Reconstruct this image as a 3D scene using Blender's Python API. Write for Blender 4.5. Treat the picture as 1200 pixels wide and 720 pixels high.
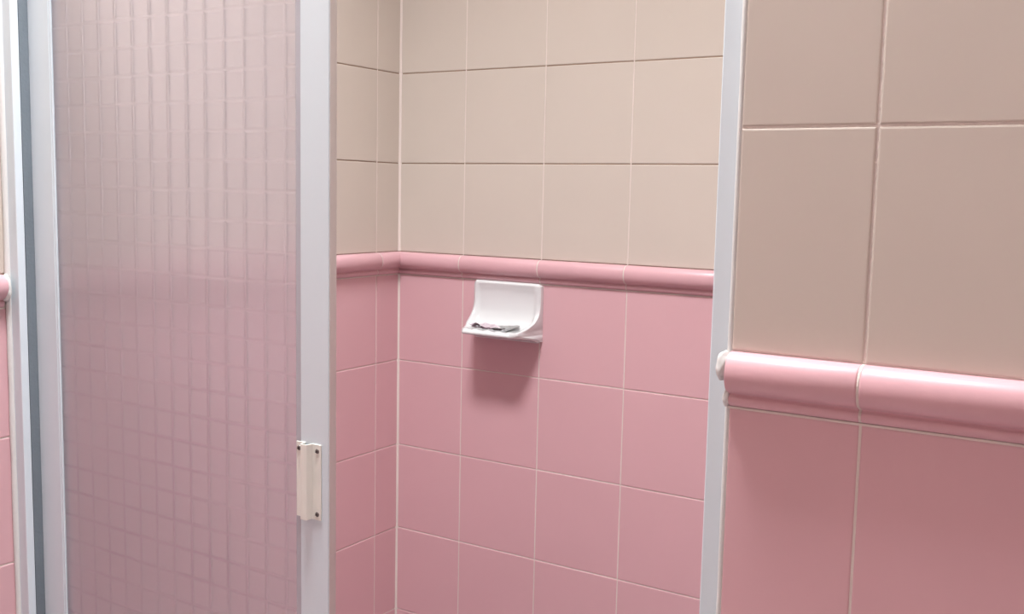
import bpy, bmesh, math, random
from mathutils import Vector, Matrix, noise
random.seed(7)
for o in list(bpy.data.objects): bpy.data.objects.remove(o)
S = bpy.context.scene
C = S.collection
PI = math.pi
Z0 = 1.39                       # eye height; the camera stands at (0, 0, Z0)

# ------------------------------------------------------------------ camera
yaw, pit, rol, fpx = 0.56043, 0.11001, 0.02103, 1207.75
ex = Vector((math.cos(yaw), math.sin(yaw), 0))
ey = Vector((-math.sin(yaw), math.cos(yaw), 0))
up = Vector((0, 0, 1))
fwd = ey * math.cos(pit) - up * math.sin(pit)
ez = ey * math.sin(pit) + up * math.cos(pit)
right = ex * math.cos(rol) + ez * math.sin(rol)
cup = -ex * math.sin(rol) + ez * math.cos(rol)
cd = bpy.data.cameras.new('camera'); cam = bpy.data.objects.new('camera', cd); C.objects.link(cam)
M = Matrix.Identity(4)
for i in range(3):
    M[i][0], M[i][1], M[i][2] = right[i], cup[i], -fwd[i]
M[2][3] = Z0
cam.matrix_world = M
cd.sensor_width = 36; cd.lens = fpx / 1200 * 36; cd.clip_start = .02
S.camera = cam

# ------------------------------------------------------------------ light and exposure
W = bpy.data.worlds.new('world'); S.world = W; W.use_nodes = True
W.node_tree.nodes['Background'].inputs[0].default_value = (.9, .95, 1, 1)
W.node_tree.nodes['Background'].inputs[1].default_value = .15
def area(name, loc, target, size, size_y, power, col):
    l = bpy.data.lights.new(name, 'AREA'); l.shape = 'RECTANGLE'; l.size = size; l.size_y = size_y
    l.energy = power; l.color = col
    o = bpy.data.objects.new(name, l); C.objects.link(o); o.location = loc
    o.rotation_euler = (Vector(target) - Vector(loc)).to_track_quat('-Z', 'Y').to_euler()
    return o
LX, LY, CEIL = -.80, .71, 3.11
SOFF = Z0 + 1.30                # underside of an unseen soffit added to dim the upper back wall
area('ceiling_lamp_light', (LX, LY, CEIL - .085), (LX, LY, 0), .50, .34, 69, (.97, .985, 1))
area('rear_fill_light', (.2, -1.36, 1.75), (-.4, 1.2, 1.3), 1.1, .9, 1, (.90, .96, 1))  # added fill light from the rear, no window is built there
S.view_settings.view_transform = 'Standard'; S.view_settings.look = 'None'
S.view_settings.gamma = 1; S.view_settings.use_curve_mapping = False
S.view_settings.exposure = .0

# ------------------------------------------------------------------ materials
def mat(name, col, rough=.4, metal=0, coat=0, spec=.5, bump=None, mottled=0, sss=0):
    m = bpy.data.materials.new(name); m.use_nodes = True
    nt = m.node_tree; b = nt.nodes['Principled BSDF']
    b.inputs['Base Color'].default_value = (*col, 1); b.inputs['Roughness'].default_value = rough
    b.inputs['Metallic'].default_value = metal; b.inputs['Coat Weight'].default_value = coat
    b.inputs['Coat Roughness'].default_value = .12
    b.inputs['Specular IOR Level'].default_value = spec
    tc = nt.nodes.new('ShaderNodeTexCoord')
    if bump:
        sc, st = bump
        n = nt.nodes.new('ShaderNodeTexNoise'); n.inputs['Scale'].default_value = sc; n.inputs['Detail'].default_value = 3
        bp = nt.nodes.new('ShaderNodeBump'); bp.inputs['Strength'].default_value = st; bp.inputs['Distance'].default_value = .002
        nt.links.new(tc.outputs['Object'], n.inputs['Vector']); nt.links.new(n.outputs['Fac'], bp.inputs['Height'])
        nt.links.new(bp.outputs['Normal'], b.inputs['Normal'])
    if mottled:
        n = nt.nodes.new('ShaderNodeTexNoise'); n.inputs['Scale'].default_value = 9; n.inputs['Detail'].default_value = 2
        mx = nt.nodes.new('ShaderNodeMix'); mx.data_type = 'RGBA'
        mx.inputs[6].default_value = (*[c * (1 - mottled) for c in col], 1); mx.inputs[7].default_value = (*[min(1, c * (1 + mottled)) for c in col], 1)
        nt.links.new(tc.outputs['Object'], n.inputs['Vector']); nt.links.new(n.outputs['Fac'], mx.inputs[0]); nt.links.new(mx.outputs[2], b.inputs['Base Color'])
    return m
def lin(r, g, b): return tuple(((c / 255 + .055) / 1.055) ** 2.4 if c > 10 else c / 255 / 12.92 for c in (r, g, b))
BEIGE = mat('beige_tile', lin(205, 194, 184), .42, bump=(60, .03), mottled=.02)
PINK = mat('pink_tile', lin(216, 173, 179), .38, bump=(60, .03), mottled=.02)
PINKR = mat('pink_glazed_rail', lin(213, 168, 175), .40, coat=.12, mottled=.02)
GROUT = mat('grout', lin(226, 214, 207), .85, bump=(300, .5), mottled=.08)
GROUTD = mat('shaded_joint_grout', lin(150, 128, 112), .9, mottled=.1)  # shade in the upper horizontal joints, put into the grout colour
VINYL = mat('grey_vinyl', lin(182, 180, 188), .5)
CAULK = mat('silicone', lin(218, 218, 216), .35, bump=(120, .2))
PAINT = mat('white_paint', lin(225, 224, 222), .8)
ALU = mat('white_coated_aluminium', lin(216, 226, 233), .34, bump=(90, .03))
ALUE = mat('satin_aluminium', lin(214, 208, 206), .30, metal=.25)
GAPSHADE = mat('gap_shade_grey', lin(112, 122, 130), .6, bump=(200, .4), mottled=.15)  # shade of the gap between frame and door, as a dark grey
CREAM = mat('cream_plastic', lin(232, 230, 222), .35, bump=(40, .05))
STEEL = mat('steel', lin(130, 125, 122), .3, metal=.9)
DARK = mat('dark_slot', lin(50, 45, 45), .6)
PORC = mat('white_porcelain', lin(222, 224, 225), .2, coat=.6)
FOIL1 = mat('pale_wrapper', lin(196, 182, 190), .4, metal=.1, mottled=.15)
FOIL2 = mat('grey_wrapper', lin(150, 150, 150), .45, metal=.1, mottled=.1)
FOIL3 = mat('dark_wrapper', lin(96, 74, 84), .4, mottled=.4)
FLOORM = mat('floor_tile', lin(185, 185, 185), .4, mottled=.06)

def glass_mat():
    m = bpy.data.materials.new('patterned_glass'); m.use_nodes = True
    nt = m.node_tree; N = nt.nodes; L = nt.links; b = N['Principled BSDF']
    b.inputs['Base Color'].default_value = (*lin(246, 240, 250), 1)
    b.inputs['Transmission Weight'].default_value = 1; b.inputs['Roughness'].default_value = .28; b.inputs['IOR'].default_value = 1.45
    tc = N.new('ShaderNodeTexCoord'); sp = N.new('ShaderNodeSeparateXYZ'); L.new(tc.outputs['Object'], sp.inputs[0])
    def math_(op, a, bb=None):
        n = N.new('ShaderNodeMath'); n.operation = op
        for i, v in enumerate((a, bb)):
            if v is None: continue
            if isinstance(v, (int, float)): n.inputs[i].default_value = v
            else: L.new(v, n.inputs[i])
        return n.outputs[0]
    def edge(c, size, half):
        f = math_('FRACT', math_('ADD', math_('DIVIDE', c, size), 100))
        d = math_('ABSOLUTE', math_('SUBTRACT', f, .5))     # .5 at the groove
        mr = N.new('ShaderNodeMapRange'); mr.interpolation_type = 'SMOOTHSTEP'
        mr.inputs['From Min'].default_value = .5 - half; mr.inputs['From Max'].default_value = .5
        L.new(d, mr.inputs['Value']); return mr.outputs[0]
    gx = edge(sp.outputs[0], .0361, .10); gz = edge(sp.outputs[2], .0386, .10)
    g = math_('MAXIMUM', gx, gz)
    n = N.new('ShaderNodeTexNoise'); n.inputs['Scale'].default_value = 70; n.inputs['Detail'].default_value = 2
    L.new(tc.outputs['Object'], n.inputs['Vector'])
    h = math_('ADD', math_('MULTIPLY', g, -1), math_('MULTIPLY', n.outputs['Fac'], .25))
    bp = N.new('ShaderNodeBump'); bp.inputs['Strength'].default_value = .6; bp.inputs['Distance'].default_value = .0018
    L.new(h, bp.inputs['Height']); L.new(bp.outputs['Normal'], b.inputs['Normal'])
    # purplish tint along the grooves, stronger lower down the pane
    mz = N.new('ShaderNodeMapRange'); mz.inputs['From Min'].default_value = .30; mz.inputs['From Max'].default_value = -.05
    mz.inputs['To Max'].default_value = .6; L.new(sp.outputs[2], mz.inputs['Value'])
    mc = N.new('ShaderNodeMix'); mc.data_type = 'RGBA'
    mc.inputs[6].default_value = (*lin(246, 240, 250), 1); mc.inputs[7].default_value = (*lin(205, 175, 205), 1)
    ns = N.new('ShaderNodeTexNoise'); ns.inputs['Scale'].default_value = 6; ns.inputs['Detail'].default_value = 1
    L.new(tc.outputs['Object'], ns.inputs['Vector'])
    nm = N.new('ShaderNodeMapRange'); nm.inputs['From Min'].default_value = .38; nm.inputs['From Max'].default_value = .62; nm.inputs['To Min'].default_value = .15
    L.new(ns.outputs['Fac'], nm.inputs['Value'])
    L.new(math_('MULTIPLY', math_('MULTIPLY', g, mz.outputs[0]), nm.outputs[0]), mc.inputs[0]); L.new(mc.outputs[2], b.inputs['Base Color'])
    tr = N.new('ShaderNodeBsdfDiffuse'); tr.inputs['Color'].default_value = (*lin(232, 228, 230), 1)
    mx = N.new('ShaderNodeMixShader')
    fac = math_('ADD', .29, math_('MULTIPLY', g, -.05)); L.new(fac, mx.inputs[0])
    L.new(b.outputs[0], mx.inputs[1]); L.new(tr.outputs[0], mx.inputs[2])
    L.new(mx.outputs[0], N['Material Output'].inputs[0])
    return m
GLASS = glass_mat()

# ------------------------------------------------------------------ mesh helpers
def obj(name, bm, mats, parent=None, smooth=False, bevel=0, segs=2, loc=None):
    bmesh.ops.recalc_face_normals(bm, faces=bm.faces)
    me = bpy.data.meshes.new(name); bm.to_mesh(me); bm.free()
    if not isinstance(mats, (list, tuple)): mats = [mats]
    for m in mats: me.materials.append(m)
    if smooth:
        for p in me.polygons: p.use_smooth = True
    o = bpy.data.objects.new(name, me); C.objects.link(o)
    if bevel:
        md = o.modifiers.new('bevel', 'BEVEL'); md.width = bevel; md.segments = segs; md.limit_method = 'ANGLE'; md.angle_limit = .6
        for p in me.polygons: p.use_smooth = True
        md.harden_normals = True
    if parent is not None:
        o.parent = parent
        o.location = -Vector(parent.location)
    return o
def tag(o, label=None, cat=None, group=None, kind=None):
    for k, v in (('label', label), ('category', cat), ('group', group), ('kind', kind)):
        if v: o[k] = v
    return o
def empty(name, loc):
    o = bpy.data.objects.new(name, None); o.empty_display_size = .05; C.objects.link(o); o.location = loc; return o
def box(bm, x0, x1, y0, y1, z0, z1, mi=0):
    v = [bm.verts.new((x, y, z)) for x in (x0, x1) for y in (y0, y1) for z in (z0, z1)]
    for q in ((0, 1, 3, 2), (4, 6, 7, 5), (0, 4, 5, 1), (2, 3, 7, 6), (0, 2, 6, 4), (1, 5, 7, 3)):
        f = bm.faces.new([v[i] for i in q]); f.material_index = mi
def nb(): return bmesh.new()

# ------------------------------------------------------------------ tiled walls
T = .2; GAP = .0024; PROUD = .0009; BV = .0010
RT = Z0 - .13802; RB = RT - .05168            # chair rail top and bottom
def rows():
    r = []; z = RT
    while z < CEIL - .001: r.append((z, min(z + T, CEIL), 0)); z += T
    r.append((RB, RT, 2)); z = RB
    while z > .005: r.append((max(z - T, 0), z, 1)); z -= T
    return r
def tiled_wall(name, O, U, N, length, grout0, thick, label, ends=(0, 0), jit=.0004, dark=False):
    """O: wall's left bottom point on the TILE face, U along, N outward; grout0: a joint position along U"""
    bm = nb(); O = Vector(O); U = Vector(U); N = Vector(N)
    def P(u, d, z): return O + U * u + N * d + Vector((0, 0, z))
    # backing (grout surface)
    def slab(u0, u1, d0, d1, z0, z1, mi):
        vs = [bm.verts.new(P(u, d, z)) for u in (u0, u1) for d in (d0, d1) for z in (z0, z1)]
        for q in ((0, 1, 3, 2), (4, 6, 7, 5), (0, 4, 5, 1), (2, 3, 7, 6), (0, 2, 6, 4), (1, 5, 7, 3)):
            f = bm.faces.new([vs[i] for i in q]); f.material_index = mi
    slab(-ends[0], length + ends[1], -thick, -PROUD, 0, RT - .01, 2)
    slab(-ends[0], length + ends[1], -thick, -PROUD, RT - .01, CEIL, 3 if dark else 2)
    us = [0]; g = grout0 % T
    while g < length - .006:
        if g > .006: us.append(g)
        g += T
    us.append(length)
    if dark:
        for u in us[1:-1]: slab(u - GAP / 2, u + GAP / 2, -PROUD - .001, -.0003, RT, CEIL, 2)
    rnd = random.Random(hash(name) % 1 + len(name))
    for z0, z1, kind in rows():
        if kind == 2: continue
        for a, b in zip(us, us[1:]):
            a_, b_, c_, d_ = a + GAP / 2, b - GAP / 2, z0 + GAP / 2, z1 - GAP / 2
            if b_ - a_ < .006 or d_ - c_ < .006: continue
            dd = [rnd.uniform(-jit, jit) * .5 for _ in range(4)]; base = rnd.uniform(-.0002, .0003)
            # a slightly pillowed tile: back ring, edge ring, face ring
            cs = ((a_, c_), (b_, c_), (b_, d_), (a_, d_)); cm = ((a_ + b_) / 2, (c_ + d_) / 2)
            rings = []
            for ins, dep in ((0, -PROUD - .001), (0, -BV * .8), (BV * .4, -BV * .25), (BV * 1.6, 0)):
                ring = []
                for k, (u, z) in enumerate(cs):
                    su = 1 if u < cm[0] else -1; sz = 1 if z < cm[1] else -1
                    ring.append(bm.verts.new(P(u + su * ins, dep + base + dd[k], z + sz * ins)))
                rings.append(ring)
            for r0, r1 in zip(rings, rings[1:]):
                for k in range(4):
                    f = bm.faces.new((r0[k], r0[(k + 1) % 4], r1[(k + 1) % 4], r1[k])); f.material_index = kind
            f = bm.faces.new(rings[-1]); f.material_index = kind
    o = obj(name, bm, [BEIGE, PINK, GROUT, GROUTD])
    tag(o, label, None, None, 'structure')
    return o
def rail_profile():
    # (protrusion, drop below RT)
    P = [(0, 0), (.004, .0004)]
    for i in range(1, 16):
        a = PI * i / 16
        P.append((.0045 + .0150 * math.sin(a) ** .85, .0190 - .0182 * math.cos(a)))
    P += [(.0042, .0386), (.0040, .0396), (.0056, .0408), (.0066, .0426), (.0066, .0450), (.0048, .0480), (.0026, .0500), (0, .0506)]
    return P
def rail(name, O, U, N, length, grout0, label, us=None):
    bm = nb(); O = Vector(O); U = Vector(U); N = Vector(N); prof = rail_profile()
    js = [0]; g = grout0 % T
    while g < length - .006:
        if g > .006: js.append(g)
        g += T
    js.append(length)
    def sweep(u0, u1, grow, mi, rnd=0):
        secs = []
        st = [(u0, -.0011), (u0 + .0006, -.0004), (u0 + .0016, 0), (u1 - .0016, 0), (u1 - .0006, -.0004), (u1, -.0011)] if mi == 0 else [(u0, grow), (u1, grow)]
        for u, off in st:
            secs.append([bm.verts.new(O + U * u + N * (max(-.001, p + (off if p > 0 else -.001)) ) + Vector((0, 0, RT - d))) for p, d in prof])
        for s0, s1 in zip(secs, secs[1:]):
            for k in range(len(prof) - 1):
                f = bm.faces.new((s0[k], s0[k + 1], s1[k + 1], s1[k])); f.material_index = mi; f.smooth = True
            f = bm.faces.new((s0[-1], s0[0], s1[0], s1[-1])); f.material_index = mi
        for s in (secs[0], secs[-1]):
            f = bm.faces.new(s); f.material_index = mi
    for a, b in zip(js, js[1:]):
        sweep(a + GAP / 2, b - GAP / 2, 0, 0)
    for a in js[1:-1]:
        sweep(a - GAP / 2 - .0002, a + GAP / 2 + .0002, -.0012, 1)
    # thin grout line under the moulding
    vs = [bm.verts.new(O + U * u + N * d + Vector((0, 0, z))) for u in (0, length) for d in (-.0008, .0012) for z in (RB - .0012, RB + .0009)]
    for q in ((0, 1, 3, 2), (4, 6, 7, 5), (0, 4, 5, 1), (2, 3, 7, 6), (0, 2, 6, 4), (1, 5, 7, 3)):
        f = bm.faces.new([vs[i] for i in q]); f.material_index = 1
    o = obj(name, bm, [PINKR, GROUT]); tag(o, label, None, None, 'structure')
    return o

XL, YB, YF = -1.4787, 1.8639, .8910
XE = -.3235                      # end of the front wall, right side of the opening
XG = -.20561                     # a joint in the front wall
XB = -1.29926                    # a joint in the back wall
YR, XR = -1.45, 1.05             # rear and right walls of the bathroom
XS = -.24                        # right wall inside the shower
tiled_wall('wall_back', (XL, YB, 0), (1, 0, 0), (0, -1, 0), XS - XL, XB - XL, .1, 'shower back wall, beige tiles over pink tiles', dark=True)
tiled_wall('wall_left', (XL, YR, 0), (0, 1, 0), (1, 0, 0), YB - YR, 1.7835 - YR, .1, 'left wall running from the room into the shower, beige over pink tiles', ends=(0, .1), dark=True)
tiled_wall('wall_front', (XE, YF, 0), (1, 0, 0), (0, -1, 0), XR - XE, XG - XE, .104, 'near wall right of the shower opening, large beige tiles over pink tiles', ends=(-.001, .0))
tiled_wall('wall_shower_right', (XS, YF + .1045, 0), (0, 1, 0), (-1, 0, 0), YB - YF - .1045, .08, .08, 'right wall inside the shower')
tiled_wall('wall_right', (XR, YR, 0), (0, 1, 0), (-1, 0, 0), YF - YR, .15, .1, 'right wall of the bathroom')
tiled_wall('wall_rear', (XL, YR, 0), (1, 0, 0), (0, 1, 0), XR - XL, .1, .1, 'rear wall of the bathroom')
rail('trim_1', (XL, YB, 0), (1, 0, 0), (0, -1, 0), XS - XL, XB - XL, 'pink moulded rail along the shower back wall')
rail('trim_2', (XL, .965, 0), (0, 1, 0), (1, 0, 0), YB - .965, 1.7835 - .965, 'pink moulded rail along the left wall inside the shower')
rail('trim_3', (XL, YR, 0), (0, 1, 0), (1, 0, 0), .905 - YR, 1.7835 - YR, 'pink moulded rail on the left wall, ending at the shower frame')
rail('trim_4', (XE, YF, 0), (1, 0, 0), (0, -1, 0), XR - XE, XG - XE, 'pink moulded rail across the near wall on the right')
rail('trim_5', (XR, YR, 0), (0, 1, 0), (-1, 0, 0), YF - YR, .15, 'pink moulded rail on the right wall')
rail('trim_6', (XL, YR, 0), (1, 0, 0), (0, 1, 0), XR - XL, .1, 'pink moulded rail on the rear wall')
bm = nb(); box(bm, XL - .1, XR + .1, YR - .1, YB + .1, -.08, 0)
tag(obj('floor', bm, FLOORM), None, None, None, 'structure')
bm = nb(); box(bm, XL - .1, XR + .1, YR - .1, YB + .1, CEIL, CEIL + .08)
tag(obj('ceiling', bm, PAINT), None, None, None, 'structure')

bm = nb(); box(bm, XL, XR, .998, YB, SOFF, CEIL)  # soffit out of view, added to block part of the lamp
tag(obj('light_block_soffit', bm, PAINT), None, None, None, 'structure')

# corner caulk of the shower
bm = nb()
for z0, z1 in ((0, RB - .001), (RT + .001, SOFF)):
    a = [bm.verts.new(v) for v in ((XL - .0012, YB - .0050, z0), (XL + .0050, YB + .0012, z0), (XL - .0012, YB + .0012, z0))]
    b = [bm.verts.new((v.co.x, v.co.y, z1)) for v in a]
    for k in range(3): bm.faces.new((a[k], a[(k + 1) % 3], b[(k + 1) % 3], b[k]))
    bm.faces.new(a); bm.faces.new(b[::-1])
tag(obj('trim_7', bm, GROUT), 'pale grout bead in the corner of the shower', None, None, 'structure')

# tiled kerb under the door
YJ, YD = .913, .940              # front of the frame, front of the door
bm = nb(); box(bm, XL, XE, .893, .993, 0, .14)
tag(obj('trim_8', bm, PINK, bevel=.004), 'pink kerb under the shower door', None, None, 'structure')

# ------------------------------------------------------------------ shower frame
FT, FB = 1.93, .14
frame = empty('shower_frame', (-.9, .95, FB))
tag(frame, 'white metal shower door frame with a slim upright at each side of the opening', 'door frame')
def upright(x0, x1, s):
    """s=+1: opening side is +x"""
    bm = nb()
    a, b = (x0, x1)
    # front flange, returned side, grooved channel for the dark gap strip, rear flange
    if s > 0: pts = [(a, YJ), (b - .001, YJ), (b, YJ + .001), (b, YJ + .0125), (b - .004, YJ + .0125), (b - .004, YD + .030), (b, YD + .030), (b, YD + .042), (a, YD + .042)]
    else: pts = [(b, YJ), (a + .001, YJ), (a, YJ + .001), (a, YJ + .0125), (a + .004, YJ + .0125), (a + .004, YD + .030), (a, YD + .030), (a, YD + .042), (b, YD + .042)]
    lo = [bm.verts.new((x, y, FB)) for x, y in pts]; hi = [bm.verts.new((x, y, FT)) for x, y in pts]
    n = len(pts)
    for k in range(n): bm.faces.new((lo[k], lo[(k + 1) % n], hi[(k + 1) % n], hi[k]))
    bm.faces.new(lo); bm.faces.new(hi)
    return obj('upright', bm, ALU, frame, bevel=.0006, segs=1)
upright(XL + .001, -1.4507, 1); upright(-.3520, XE - .001, -1)
bm = nb(); box(bm, -1.4547, -1.4500, YJ + .0128, YD + .0005, FB, FT); obj('gap_shade_strip', bm, GAPSHADE, frame)['label'] = 'dark grey strip standing for the shaded gap beside the door'  # dark strip takes the place of the shaded recess in the upright
bm = nb(); box(bm, XL + .001, XE - .001, YJ - .004, YD + .045, FT, FT + .05); obj('header_track', bm, ALU, frame, bevel=.002)
bm = nb(); box(bm, -1.4505, -.3522, YJ, YD + .042, FB, FB + .022); obj('sill_track', bm, ALU, frame, bevel=.002)
# silicone bead in the joints between frame and tiles
def bead(pts, r, z0, z1, name='silicone_bead', step=.02, seed=1, parent=frame):
    bm = nb(); rings = []; z = z0
    rd = random.Random(seed)
    while z <= z1:
        rr = r * (1 + .22 * noise.noise(Vector((seed * 3.1, 0, z * 14))))
        rings.append([bm.verts.new((pts[0] + rr * math.cos(2 * PI * k / 8), pts[1] + rr * math.sin(2 * PI * k / 8), z)) for k in range(8)])
        z += step
    for a, b in zip(rings, rings[1:]):
        for k in range(8): bm.faces.new((a[k], a[(k + 1) % 8], b[(k + 1) % 8], b[k]))
    bm.faces.new(rings[0]); bm.faces.new(rings[-1])
    return obj(name, bm, CAULK, parent, smooth=True)
bead((XE - .0012, YF + .0030), .0030, FB, FT, seed=1)
bead((XL + .003, YJ - .0005), .0052, FB, FT, seed=2)

# silicone dabs closing the ends of the rail
def blob(name, c, r, parent, seed):
    bm = nb(); bmesh.ops.create_icosphere(bm, subdivisions=4, radius=1)
    for v in bm.verts:
        n = noise.noise(v.co * 1.7 + Vector((seed, 0, 0))) * .16
        v.co = Vector((c[0] + v.co.x * r[0] * (1 + n), c[1] + v.co.y * r[1] * (1 + n), c[2] + v.co.z * r[2] * (1 + n)))
    return obj(name, bm, CAULK, parent, smooth=True)
dab = blob('silicone_dab', (XE - .0030, YF - .0080, RT - .0130), (.0068, .0112, .0135), None, 3)
tag(dab, 'white silicone dab sealing the end of the near pink rail', 'sealant')
bm = nb()
dab2 = blob('silicone_dab', (XL + .010, YJ - .0085, RT - .020), (.0100, .0058, .0215), None, 9)
tag(dab2, 'white silicone dab where the left wall rail meets the frame', 'sealant')
dab3 = blob('silicone_dab', (XE - .0010, YF - .0030, RT - .0430), (.0034, .0045, .0080), dab, 5)
dab3.name = 'silicone_smear'

# ------------------------------------------------------------------ the shower door
DX0, DX1 = -1.4507, -.8544
GX0, GX1 = -1.4004, -.9010
DB, DT = FB + .024, FT - .004
TH = .014
door = empty('shower_door', ((DX0 + DX1) / 2, YD + .007, DB))
tag(door, 'shower door panel of white framed obscured glass with squared pattern and cream pull', 'shower door')
def stile(x0, x1, lip):
    bm = nb(); box(bm, x0, x1, YD, YD + TH, DB, DT)
    return obj('stile', bm, [ALU, ALUE], door, bevel=.0012)
stile(DX0 + .0004, GX0, 1)
rs = stile(GX1, DX1, -1)
bm = nb(); box(bm, DX1 - .0001, DX1 + .0012, YD + .0016, YD + TH - .001, DB, DT); obj('edge_strip', bm, ALUE, door)['label'] = 'shiny aluminium strip on the free edge'
for z0, z1 in ((DB, DB + .06), (DT - .05, DT)):
    bm = nb(); box(bm, GX0, GX1, YD, YD + TH, z0, z1); obj('cross_rail', bm, ALU, door, bevel=.001)
bm = nb(); box(bm, GX0, GX0 + .0030, YD + .0010, YD + .0050, DB + .06, DT - .05); obj('glazing_bead', bm, ALU, door, bevel=.0008, segs=1)
bm = nb(); box(bm, GX1 - .0105, GX1, YD + .0028, YD + .0050, DB + .06, DT - .05); obj('glazing_bead', bm, VINYL, door, bevel=.0009, segs=2)['label'] = 'grey vinyl strip between glass and upright'
gp = bpy.data.objects.new('glass_pane', None)
bm = nb(); box(bm, -.001 , GX1 - GX0 + .001, 0, .004, DB + .055 - 1.0, DT - .045 - 1.0)
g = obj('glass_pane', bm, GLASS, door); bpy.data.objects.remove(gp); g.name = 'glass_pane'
g.location = Vector((GX0, YD + .005, 1.0)) - door.location
g['label'] = 'obscured glass embossed with small squares'

for x0, x1 in ((GX0, GX0 + .010), (GX1 - .012, GX1)):
    bm = nb(); box(bm, x0, x1, YD + .0096, YD + TH, DB + .06, DT - .05); obj('rear_glazing_bead', bm, ALU, door, bevel=.0008, segs=1)

# handle
HX0, HX1, HZ0, HZ1 = -.9065, -.8650, Z0 - .414, Z0 - .317
hb = empty('handle', (0, 0, 0)); hb.parent = door; hb.location = -Vector(door.location)
bpy.data.objects.remove(hb)
def arch_pull():
    """cream pull: a hat section - flat flanges either side of a hollow raised ridge"""
    bm = nb(); t = .0016
    outer = [(HX0, 0), (HX0, t), (HX0 + .0135, t), (HX0 + .0146, .0098), (HX0 + .0165, .0114), (HX0 + .0235, .0114), (HX0 + .0256, .0102), (HX0 + .0275, t), (HX1, t), (HX1, 0)]
    inner = [(HX0 + .0262, 0), (HX0 + .0244, .0092), (HX0 + .0230, .0100), (HX0 + .0170, .0100), (HX0 + .0158, .0088), (HX0 + .0150, 0)]
    poly = outer + inner; n = len(poly)
    lo = [bm.verts.new((x, YD - .0002 - p, HZ0)) for x, p in poly]; hi = [bm.verts.new((x, YD - .0002 - p, HZ1)) for x, p in poly]
    for k in range(n): bm.faces.new((lo[k], lo[(k + 1) % n], hi[(k + 1) % n], hi[k]))
    for s in (lo, hi): bm.faces.new(s)
    bmesh.ops.triangulate(bm, faces=[f for f in bm.faces if len(f.verts) > 4])
    return bm
pull = obj('handle', arch_pull(), CREAM, door, bevel=.0004, segs=1)
pull['label'] = 'cream moulded pull handle with raised grip'
def screw(x, z):
    bm = nb(); r = .0032
    bmesh.ops.create_uvsphere(bm, u_segments=20, v_segments=10, radius=1)
    for v in bm.verts: v.co = Vector((x + v.co.x * r, YD - .0018 + v.co.y * .0013, z + v.co.z * r))
    for a in (.5, .5 + PI / 2):
        c, s = math.cos(a), math.sin(a)
        vs = []
        for du, dv, dy in [(i, j, k) for i in (-.0024, .0024) for j in (-.0004, .0004) for k in (-.0033, -.0026)]:
            vs.append(bm.verts.new((x + du * c - dv * s, YD + dy, z + du * s + dv * c)))
        for q in ((0, 1, 3, 2), (4, 6, 7, 5), (0, 4, 5, 1), (2, 3, 7, 6), (0, 2, 6, 4), (1, 5, 7, 3)):
            f = bm.faces.new([vs[i] for i in q]); f.material_index = 1
    o = obj('screw', bm, [STEEL, DARK], None)
    o.parent = pull
    return o
screw(HX1 - .0062, HZ1 - .0085); screw(HX1 - .0062, HZ0 + .0075); screw(HX0 + .0045, HZ1 - .0085)

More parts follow.
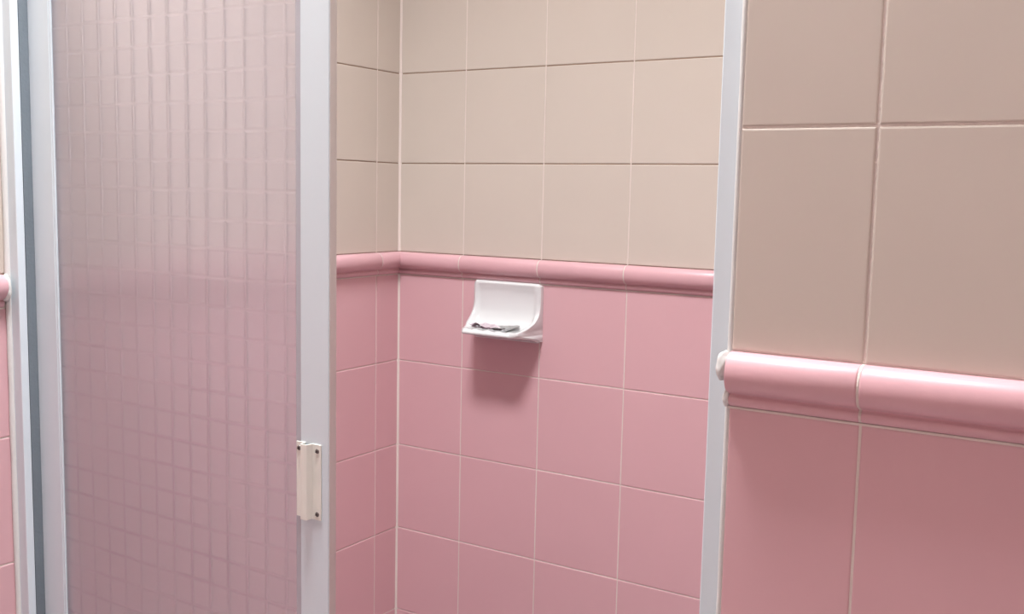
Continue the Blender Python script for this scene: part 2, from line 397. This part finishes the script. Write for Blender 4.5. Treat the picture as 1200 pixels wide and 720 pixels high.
# ------------------------------------------------------------------ soap dish
def smooth(a, b, x):
    t = max(0, min(1, (x - a) / (b - a))); return t * t * (3 - 2 * t)
def cat(P, n):
    """Catmull-Rom through 2-D points, n samples per span"""
    out = []
    for i in range(len(P) - 1):
        p0, p1, p2, p3 = P[max(i - 1, 0)], P[i], P[i + 1], P[min(i + 2, len(P) - 1)]
        for k in range(n):
            t = k / n
            out.append(tuple(.5 * (2 * p1[j] + (p2[j] - p0[j]) * t + (2 * p0[j] - 5 * p1[j] + 4 * p2[j] - p3[j]) * t * t + (3 * p1[j] - p0[j] - 3 * p2[j] + p3[j]) * t ** 3) for j in (0, 1)))
    out.append(P[-1]); return out
SX, ST, SBt = -1.1760, Z0 - .1885, Z0 - .3145
def soap_dish():
    bm = nb()
    rim = cat([(.010, 0), (.0140, .004), (.0145, .014), (.0145, .030), (.0152, .047), (.0200, .064), (.0325, .080), (.0520, .0915), (.0700, .0970), (.0825, .1000), (.0850, .1040)], 6)
    inn = cat([(.010, 0), (.0145, .004), (.0130, .012), (.0105, .026), (.0105, .048), (.0140, .070), (.0230, .087), (.0400, .0965), (.0620, .0995), (.0780, .0980), (.0850, .1025)], 6)
    bot = cat([(.0850, .1060), (.0820, .1085), (.0700, .1105), (.0350, .1165), (.0130, .1235), (.0100, .1255)], 5)
    secs = []; NU = 72
    for i in range(NU + 1):
        u = -1 + 2 * i / NU
        u = math.sin(u * PI / 2)
        w = smooth(.78, .95, abs(u))
        edge = smooth(.93, 1.0, abs(u))
        pts = []
        for (a, b) in list(zip(inn, rim)):
            p = a[0] * (1 - w) + b[0] * w; d = a[1] * (1 - w) + b[1] * w
            # grooves that drain the tray
            if .030 < p < .084 and d > .09: d -= .0016 * smooth(.3, .9, .5 + .5 * math.cos(u * 15.5)) * (1 - w)
            pts.append((p, d))
        pts += bot
        sec = []
        for p, d in pts:
            hw = .0842 - (.0842 - .0680) * smooth(.020, .095, p)
            p = p + .010 * smooth(.02, .085, p)
            pp = p - edge * .0035 * (1 if p > .012 else 0)
            d2 = d + edge * .0055 * max(0, 1 - d / .02) - edge * .003 * (1 if d > .104 else 0)
            # round the front corners of the tray
            pp -= .012 * smooth(.80, 1, abs(u)) * smooth(.04, .085, p)
            sec.append(bm.verts.new((SX + u * hw, YB - .0005 - pp, ST - d2)))
        secs.append(sec)
    n = len(secs[0])
    for a, b in zip(secs, secs[1:]):
        for k in range(n - 1): bm.faces.new((a[k], a[k + 1], b[k + 1], b[k]))
    caps = []
    for sec in (secs[0], secs[-1]):
        sg = -1 if sec is secs[0] else 1
        back = [bm.verts.new((SX + sg * .0842, YB + .0005, v.co.z)) for v in sec]; caps.append(back)
        for k in range(n - 1): bm.faces.new((sec[k], sec[k + 1], back[k + 1], back[k]))
    bm.faces.new([s_[0] for s_ in secs] + [caps[1][0], caps[0][0]])
    bm.faces.new([s_[-1] for s_ in secs] + [caps[1][-1], caps[0][-1]])
    bm.faces.new(caps[0] + caps[1][::-1])
    bmesh.ops.triangulate(bm, faces=[f for f in bm.faces if len(f.verts) > 4])
    o = obj('soap_dish', bm, PORC, None, smooth=True)
    o.modifiers.new('bevel', 'BEVEL').width = .0012; o.modifiers['bevel'].segments = 2; o.modifiers['bevel'].limit_method = 'ANGLE'; o.modifiers['bevel'].angle_limit = .9
    return o
dish = soap_dish()
tag(dish, 'white porcelain soap dish fixed to the pink tiles of the shower back wall', 'soap dish')

# crumpled wrappers lying in the tray
def wrapper(name, m, cx, py, z, L, Wd, ang, tilt, seed, crumple, label, thick=.0008):
    bm = nb(); nu, nv = 26, 10; top = []; R = Matrix.Rotation(ang, 3, 'Z') @ Matrix.Rotation(tilt, 3, 'Y')
    def P(u, v, off):
        x = u * L / 2; y = v * Wd / 2 * (1 - .35 * abs(u) ** 3 + .18 * noise.noise(Vector((u * 3, seed, 0))))
        h = crumple * (noise.noise(Vector((u * 2.6 + seed, v * 1.4, seed * .7))) + .5 * abs(noise.noise(Vector((u * 6, v * 3 + seed, 2)))))
        return Vector((cx, YB - py, z)) + R @ Vector((x, y, h + off))
    t = [[bm.verts.new(P(-1 + 2 * i / nu, -1 + 2 * j / nv, thick)) for j in range(nv + 1)] for i in range(nu + 1)]
    b = [[bm.verts.new(P(-1 + 2 * i / nu, -1 + 2 * j / nv, 0)) for j in range(nv + 1)] for i in range(nu + 1)]
    for i in range(nu):
        for j in range(nv):
            bm.faces.new((t[i][j], t[i + 1][j], t[i + 1][j + 1], t[i][j + 1])); bm.faces.new((b[i][j], b[i][j + 1], b[i + 1][j + 1], b[i + 1][j]))
    for i in range(nu):
        bm.faces.new((t[i][0], b[i][0], b[i + 1][0], t[i + 1][0])); bm.faces.new((t[i][nv], t[i + 1][nv], b[i + 1][nv], b[i][nv]))
    for j in range(nv):
        bm.faces.new((t[0][j], t[0][j + 1], b[0][j + 1], b[0][j])); bm.faces.new((t[nu][j], b[nu][j], b[nu][j + 1], t[nu][j + 1]))
    o = obj(name, bm, m); tag(o, label, 'wrapper'); return o
TZ = ST - .0965
wrapper('crumpled_wrapper', FOIL3, SX - .010, .072, TZ + .0016, .070, .016, .05, .02, 2.3, .003, 'dark crumpled wrapper lowest in the soap dish, under the paler ones')
wrapper('crumpled_wrapper', FOIL1, SX - .014, .066, TZ + .0058, .084, .024, -.05, .04, 5.1, .006, 'long pale pinkish crumpled wrapper across the soap dish')
wrapper('crumpled_wrapper', FOIL2, SX + .030, .062, TZ + .0060, .058, .040, .45, -.06, 8.4, .002, 'flat grey wrapper at the right end of the soap dish')

# ------------------------------------------------------------------ ceiling lamp
lampo = empty('ceiling_lamp', (LX, LY, CEIL))
tag(lampo, 'rectangular white ceiling lamp above the shower opening', 'ceiling lamp')
bm = nb(); box(bm, LX - .27, LX + .27, LY - .19, LY + .19, CEIL - .03, CEIL); obj('lamp_base', bm, PAINT, lampo, bevel=.004)
DIFF = bpy.data.materials.new('lit_diffuser'); DIFF.use_nodes = True
b_ = DIFF.node_tree.nodes['Principled BSDF']; b_.inputs['Emission Color'].default_value = (.97, .985, 1, 1); b_.inputs['Emission Strength'].default_value = 4
bm = nb(); box(bm, LX - .25, LX + .25, LY - .17, LY + .17, CEIL - .08, CEIL - .03); obj('diffuser', bm, DIFF, lampo, bevel=.01)
